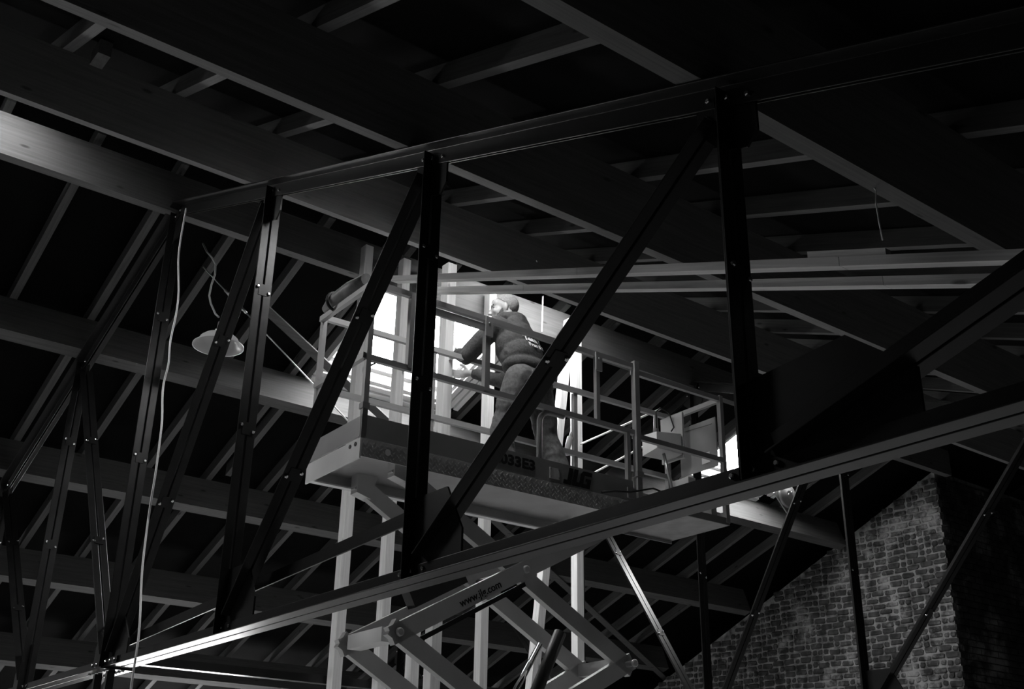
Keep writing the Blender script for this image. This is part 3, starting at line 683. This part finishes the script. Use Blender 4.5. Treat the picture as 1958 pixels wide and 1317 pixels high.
# head: skull, face, jaw, nose, brow, ears, lips
HS = 1.1
def he(x, y, z, r, R=None): body.ell(hp(x, y, z), tuple(q*HS for q in r), HR @ R if R else HR)
def hc(p, q, r0, r1): body.rcone(hp(*p), hp(*q), r0*HS, r1*HS)
he(0, -.018, .03, (.073, .094, .086)); he(0, .028, -.018, (.062, .064, .082)); he(0, .044, -.068, (.044, .042, .034))
he(0, .05, .045, (.055, .035, .05))                                                       # forehead
hc((0, .084, .018), (0, .106, -.022), .009, .0125); he(0, .098, -.026, (.016, .012, .010))   # nose
hc((-.032, .079, .031), (.032, .079, .031), .010, .010)                                     # brow
hc((-.017, .083, -.052), (.017, .083, -.052), .0065, .0065); hc((-.015, .081, -.063), (.015, .081, -.063), .007, .007)   # lips
he(0, .075, -.090, (.022, .016, .015))                                                      # chin
for s in (-1, 1):
    he(s*.073, -.010, -.004, (.009, .021, .033), Matrix.Rotation(.25*s, 3, 'Z'))
    he(s*.038, .062, -.022, (.022, .019, .022))                                             # cheek
# hands: palm, four fingers, thumb
def hand(wr, tip_dir, palm_n, curl, spread, side):
    d = Vector(tip_dir).normalized(); n = Vector(palm_n); n = (n-d*n.dot(d)).normalized(); s = d.cross(n)*side
    body.ell(wr+d*.045, (.04, .05, .018), Matrix((s, d, n)).transposed())
    body.rcone(wr, wr+d*.03, .027, .03)
    for i, (o, l) in enumerate(((-.030, .070), (-.010, .080), (.010, .074), (.029, .058))):
        p = wr+d*.085+s*o; dd = (d+s*(o*spread)).normalized(); r = .0092; a = 0
        for k, f in enumerate((.46, .32, .22)):
            a += curl[k]; e_ = p+(dd*math.cos(a)+n*math.sin(a))*l*f; body.rcone(p, e_, r, r*.93, 10); p = e_; r *= .93
    p = wr+d*.03-s*.035; q1 = p+(d*.6-s*.75+n*.35).normalized()*.04; q2 = q1+(d*.85-s*.25+n*.55).normalized()*.032
    body.rcone(p, q1, .013, .0115, 10); body.rcone(q1, q2, .0115, .0095, 10)
hand(J['wrL'], (.12, .95, .12), (.9, -.1, 0), (.3, .5, .4), 2.0, 1)
hand(J['wrR'], (-.18, .95, .05), (-.9, -.1, 0), (.3, .5, .4), 2.0, -1)
link('body', remesh(body, .0062, 2, 'body'), M['skin'], person)
# sweatshirt
hd = MB()
hd.ell(J['chest']+V3((0, -.005, .0)), (.205, .145, .21)); hd.ell(J['waist']+V3((0, .03, .08)), (.20, .15, .17)); hd.ell(J['waist']+V3((0, .0, -.0)), (.205, .155, .085))
hd.rcone(J['chest']+V3((-.05, 0, .06)), J['shL'], .12, .078); hd.rcone(J['chest']+V3((.05, 0, .06)), J['shR'], .12, .078)
for s in 'LR':
    hd.rcone(J['sh'+s], J['el'+s], .077, .062); hd.rcone(J['el'+s], J['wr'+s]+(J['el'+s]-J['wr'+s]).normalized()*.055, .06, .043)
hd.rcone(J['chest']+V3((0, .02, .1)), J['neck'], .12, .082)
for k in range(9):          # hood lying on the back of the neck
    a = math.radians(-100+25*k); c = J['neck']+V3((math.sin(a)*.085, -math.cos(a)*.075-.005, .015+.0*k))
    hd.ell(c+V3((0, -.012, .02)), (.05, .048, .045))
hd.ell(J['neck']+V3((.0, -.10, -.02)), (.115, .06, .07)); hd.ell(J['neck']+V3((.02, -.13, -.08)), (.09, .045, .07))
hme = remesh(hd, .009, 3, 'sweatshirt')
def folds(me, amp, fq, dirn):
    co = [v.co.copy() for v in me.vertices]; no = [v.normal.copy() for v in me.vertices]
    for v, c, n in zip(me.vertices, co, no):
        q = V3((c.x*fq[0], c.y*fq[1], c.z*fq[2])) + noise.noise_vector(c*6)*.6
        f = noise.noise(q); f = 1-2*abs(f)
        v.co = c+n*(f*amp*(.5+.8*abs(noise.noise(c*3+V3((5, 1, 2))))))
folds(hme, .015, (5, 5, 8), None)
hood = link('sweatshirt', hme, M['cloth_dark'], person)
# trousers
tr = MB()
tr.ell(J['waist']+V3((0, -.01, -.07)), (.178, .128, .11)); tr.ell(V3((0, -.05, .88)), (.178, .132, .12))
for s in 'LR':
    k = J['knee'+s]; h = J['hip'+s]; a = J['ank'+s]
    tr.rcone(h, k, .115, .086); tr.rcone(k, a+V3((0, 0, .0)), .084, .078)
    sx = -1 if s == 'L' else 1
    tr.ell(h*.45+k*.55+V3((sx*.085, .0, 0)), (.022, .065, .085))
tme = remesh(tr, .009, 3, 'work_trousers'); folds(tme, .011, (7, 7, 11), None)
trousers = link('work_trousers', tme, M['cloth_trousers'], person)
part('back_pocket', MB().box(-.125, -.03, -.190, -.170, .82, .93), M['cloth_trousers'], trousers)
part('pocket_button', MB().lathe([(.008, 0), (.008, .005)], (-.06, -.192, .895), (0, -1, 0), 8), M['bolt'], trousers)
part('belt', MB().lathe([(.16, -.015), (.163, 0), (.16, .015)], (0, 0, 0), (0, 0, 1), 24), M['black'], trousers)
bl = trousers.children[-1]; bl.location = (0, -.008, .985); bl.scale = (1, .73, 1)
for s in 'LR':
    f_ = J['ank'+s]; bt = MB(); yv = -.02 if s == 'L' else .03
    bt.rcone(f_+V3((0, -.035, -.035)), f_+V3((yv, .17, -.05)), .05, .038); bt.rcone(f_+V3((0, 0, .06)), f_, .05, .052); bt.box(f_.x-.05, f_.x+.05, f_.y-.08, f_.y+.1, .002, .03)
    link('boot', remesh(bt, .009, 2, 'boot'), M['boot'], person)
# hair, beard, eyes
hr = MB(); hr.ell(hp(0, -.024, .034), (.0775*1.1, .096*1.1, .088*1.1), HR, 56)
hme2 = hr.mesh('hair'); bm = bmesh.new(); bm.from_mesh(hme2)
HRi = HR.transposed()
def cut(bm, fn):
    bmesh.ops.delete(bm, geom=[v for v in bm.verts if fn((HRi @ (v.co-HC))/1.1)], context='VERTS')
cut(bm, lambda q: q.z < (-.055 if q.y < -.035 else (q.y+.035)*.95))
bm.to_mesh(hme2); bm.free(); link('hair', hme2, M['hair'], person)
bd = MB(); bd.ell(hp(0, .027, -.020), (.0685*1.1, .069*1.1, .087*1.1), HR, 64); bd.ell(hp(0, .046, -.071), (.05*1.1, .047*1.1, .039*1.1), HR, 28)
bme = bd.mesh('beard'); bm = bmesh.new(); bm.from_mesh(bme)
cut(bm, lambda q: q.z > .0 or (abs(q.x) < .022 and q.z > -.07 and q.y > .05) or q.y < -.012 or q.z > .005-max(0, q.y-.004)*1.0)
bm.to_mesh(bme); bm.free(); link('beard', bme, M['beard'], person)
for s in (-1, 1):
    part('eye', MB().ell(hp(s*.033, .0685, .010), (.013, .008, .0065), HR, 12), M['eye'], person)
    part('eyebrow', MB().rcone(hp(s*.020, .083, .032), hp(s*.048, .071, .033), .004, .0035, 8), M['beard'], person)
# print on the back, laid onto the cloth
bv = BVHTree.FromPolygons([v.co for v in hme.vertices], [p.vertices for p in hme.polygons])
def back_print(txt, size, x, z, bold):
    me = text_mesh(txt, size, .0, bold)
    for v in me.vertices:
        p = V3((x+v.co.x, -.8, z+v.co.y)); h, n, i, dist = bv.ray_cast(p, V3((0, 1, 0)))
        y = h.y if h else -.1
        v.co = V3((p.x, y-.012, p.z))
    me.materials.clear(); me.materials.append(M['white_print']); link('back_print', me, None, hood)
back_print('Team Fr', .064, -.10, 1.215, .0025)
back_print('Fran & D', .047, -.085, 1.16, .0015)

# ------------------------------------------------------------------ pendant lamp and cables
LC = onx(417, 663, 3.42)
lamp = thing('pendant_lamp', LC+V3((0, 0, .32)), 'wide enamel pendant lamp hanging unlit beside the king post', 'lamp')
RL = .218
prof = [(RL, 0), (RL*.995, .012), (RL*.80, .045), (RL*.74, .075), (RL*.60, .10), (RL*.30, .12), (.045, .13), (.03, .135), (.025, .13), (RL*.28, .112), (RL*.58, .09), (RL*.72, .066), (RL*.78, .038), (RL*.97, .004)]
sh = MB(); n = 40; V_ = []; F_ = []
for r, h in prof:
    for k in range(n): V_.append(LC+V3((r*math.cos(2*math.pi*k/n), r*math.sin(2*math.pi*k/n), h)))
for i in range(len(prof)):
    for k in range(n): F_.append((i*n+k, i*n+(k+1) % n, ((i+1) % len(prof))*n+(k+1) % n, ((i+1) % len(prof))*n+k))
sh.add(V_, F_, True); wpart('lamp_shade', sh, M['enamel'], lamp)
wpart('lamp_cap', MB().lathe([(.045, .128), (.045, .16), (.03, .17), (.028, .23), (.012, .24)], LC, (0, 0, 1), 16), M['galv'], lamp)
wpart('socket', MB().lathe([(.022, .06), (.026, .12)], LC, (0, 0, 1), 12), M['black'], lamp)
pts = [onx(*p, 3.42) for p in ((418, 606), (412, 600), (403, 580), (400, 565), (404, 545), (411, 525), (412, 505), (405, 492), (396, 482), (388, 466))]
wpart('lamp_cord', MB().tube(pts, .009, 8), M['cable_dark'], lamp)
pts = [onx(*p, 3.02) for p in ((356, 398), (350, 430), (343, 470), (340, 500), (342, 540), (342, 570), (335, 615), (324, 650), (324, 680), (322, 705), (311, 730), (310, 770), (311, 800), (306, 840), (302, 870), (297, 910), (287, 965), (281, 1010), (276, 1050), (270, 1100), (269, 1160), (266, 1220), (257, 1270), (250, 1317), (247, 1350))]
g = [pts[0]]
for a, b in zip(pts[:-1], pts[1:]): g += [a.lerp(b, .5), b]
for _ in range(2): g = [g[0]]+[(g[i-1]+g[i]*2+g[i+1])/4 for i in range(1, len(g)-1)]+[g[-1]]
solo('hanging_cable', MB().tube(g, .0085, 8), M['cable_white'], g[0], 'long white cable hanging down along the king post', 'cable')
a_, b_ = ony(388, 510, 9.5), ony(676, 816, 9.5)
st = thing('wire_stay', a_, 'taut thin wire stay with turnbuckle running down behind the pendant lamp', 'wire')
wpart('wire', MB().tube([a_, b_], .007, 6), M['galv'], st)
for f0, f1 in ((.14, .17), (.24, .28)): wpart('turnbuckle', MB().tube([a_.lerp(b_, f0), a_.lerp(b_, f1)], .014, 8), M['galv'], st)
pts = [onN(*p, KN) for p in ((1672, 360), (1664, 362), (1659, 372), (1660, 385))]; q0 = pts[0]
pts = [q0, q0+V3((-.02, -.02, -.03)), q0+V3((-.035, -.02, -.1)), q0+V3((-.03, -.02, -.2)), q0+V3((-.02, -.02, -.31))]
solo('dangling_string', MB().tube(pts, .004, 6), M['cable_white'], q0, 'short white string dangling from a purlin', 'string')
c_ = ony(1038, 566, 9.12)
solo('hanging_strip', MB().bar(c_, ony(1036, 634, 9.12), .022, .004, (1, 0, 0)), M['cable_white'], c_, 'white strip hanging before the ridge purlin behind the worker', 'strip')
# round housing on the purlin near the other skylight
c_ = ony(1503, 948, 10.2)
hs = thing('round_housing', c_, 'dark square plate with a round housing fixed above the lit purlin', 'housing')
wpart('back_plate', MB().prism([(.26, 0), (0, .26), (-.26, 0), (0, -.26)], c_, (1, 0, 0), (0, 0, 1), (0, 1, 0), 0, .02), M['lift_dark'], hs)
wpart('round_cover', MB().lathe([(.18, 0), (.18, .04), (.165, .05), (.07, .06), (.065, .07)], c_, (0, -1, 0), 28), M['lift_dark'], hs)
for q in (-.035, .035): wpart('screw', MB().ell(c_+V3((q, -.075, .02+q*.6)), (.014, .014, .014), None, 8), M['bolt'], hs)

# two thin bright conduits beyond the lift
for (a, b), nm in ((((1110, 849), (1262, 782)), 'upper'), (((1120, 912), (1258, 839)), 'lower')):
    a_, b_ = onx(*a, 7.9), onx(*b, 7.9)
    solo('metal_conduit', MB().tube([a_, b_], .011, 8), M['cable_white'], a_, '%s of two thin pale conduits seen between the lift guardrails beyond the worker' % nm, 'conduit')

# sealant cartridge leaning at the far rail
a_, b_ = ony(1083, 868, 6.60), ony(1092, 826, 6.62)
sc = thing('sealant_cartridge', a_, 'small pale sealant cartridge leaning at the guardrail behind the worker', 'cartridge')
d_ = (b_-a_)
wpart('tube', MB().tube([a_, a_+d_*.75], .024, 14), M['lift_white'], sc)
wpart('nozzle', MB().tube([a_+d_*.75, a_+d_*.82, b_], [.02, .012, .010], 10), M['lift_white'], sc)
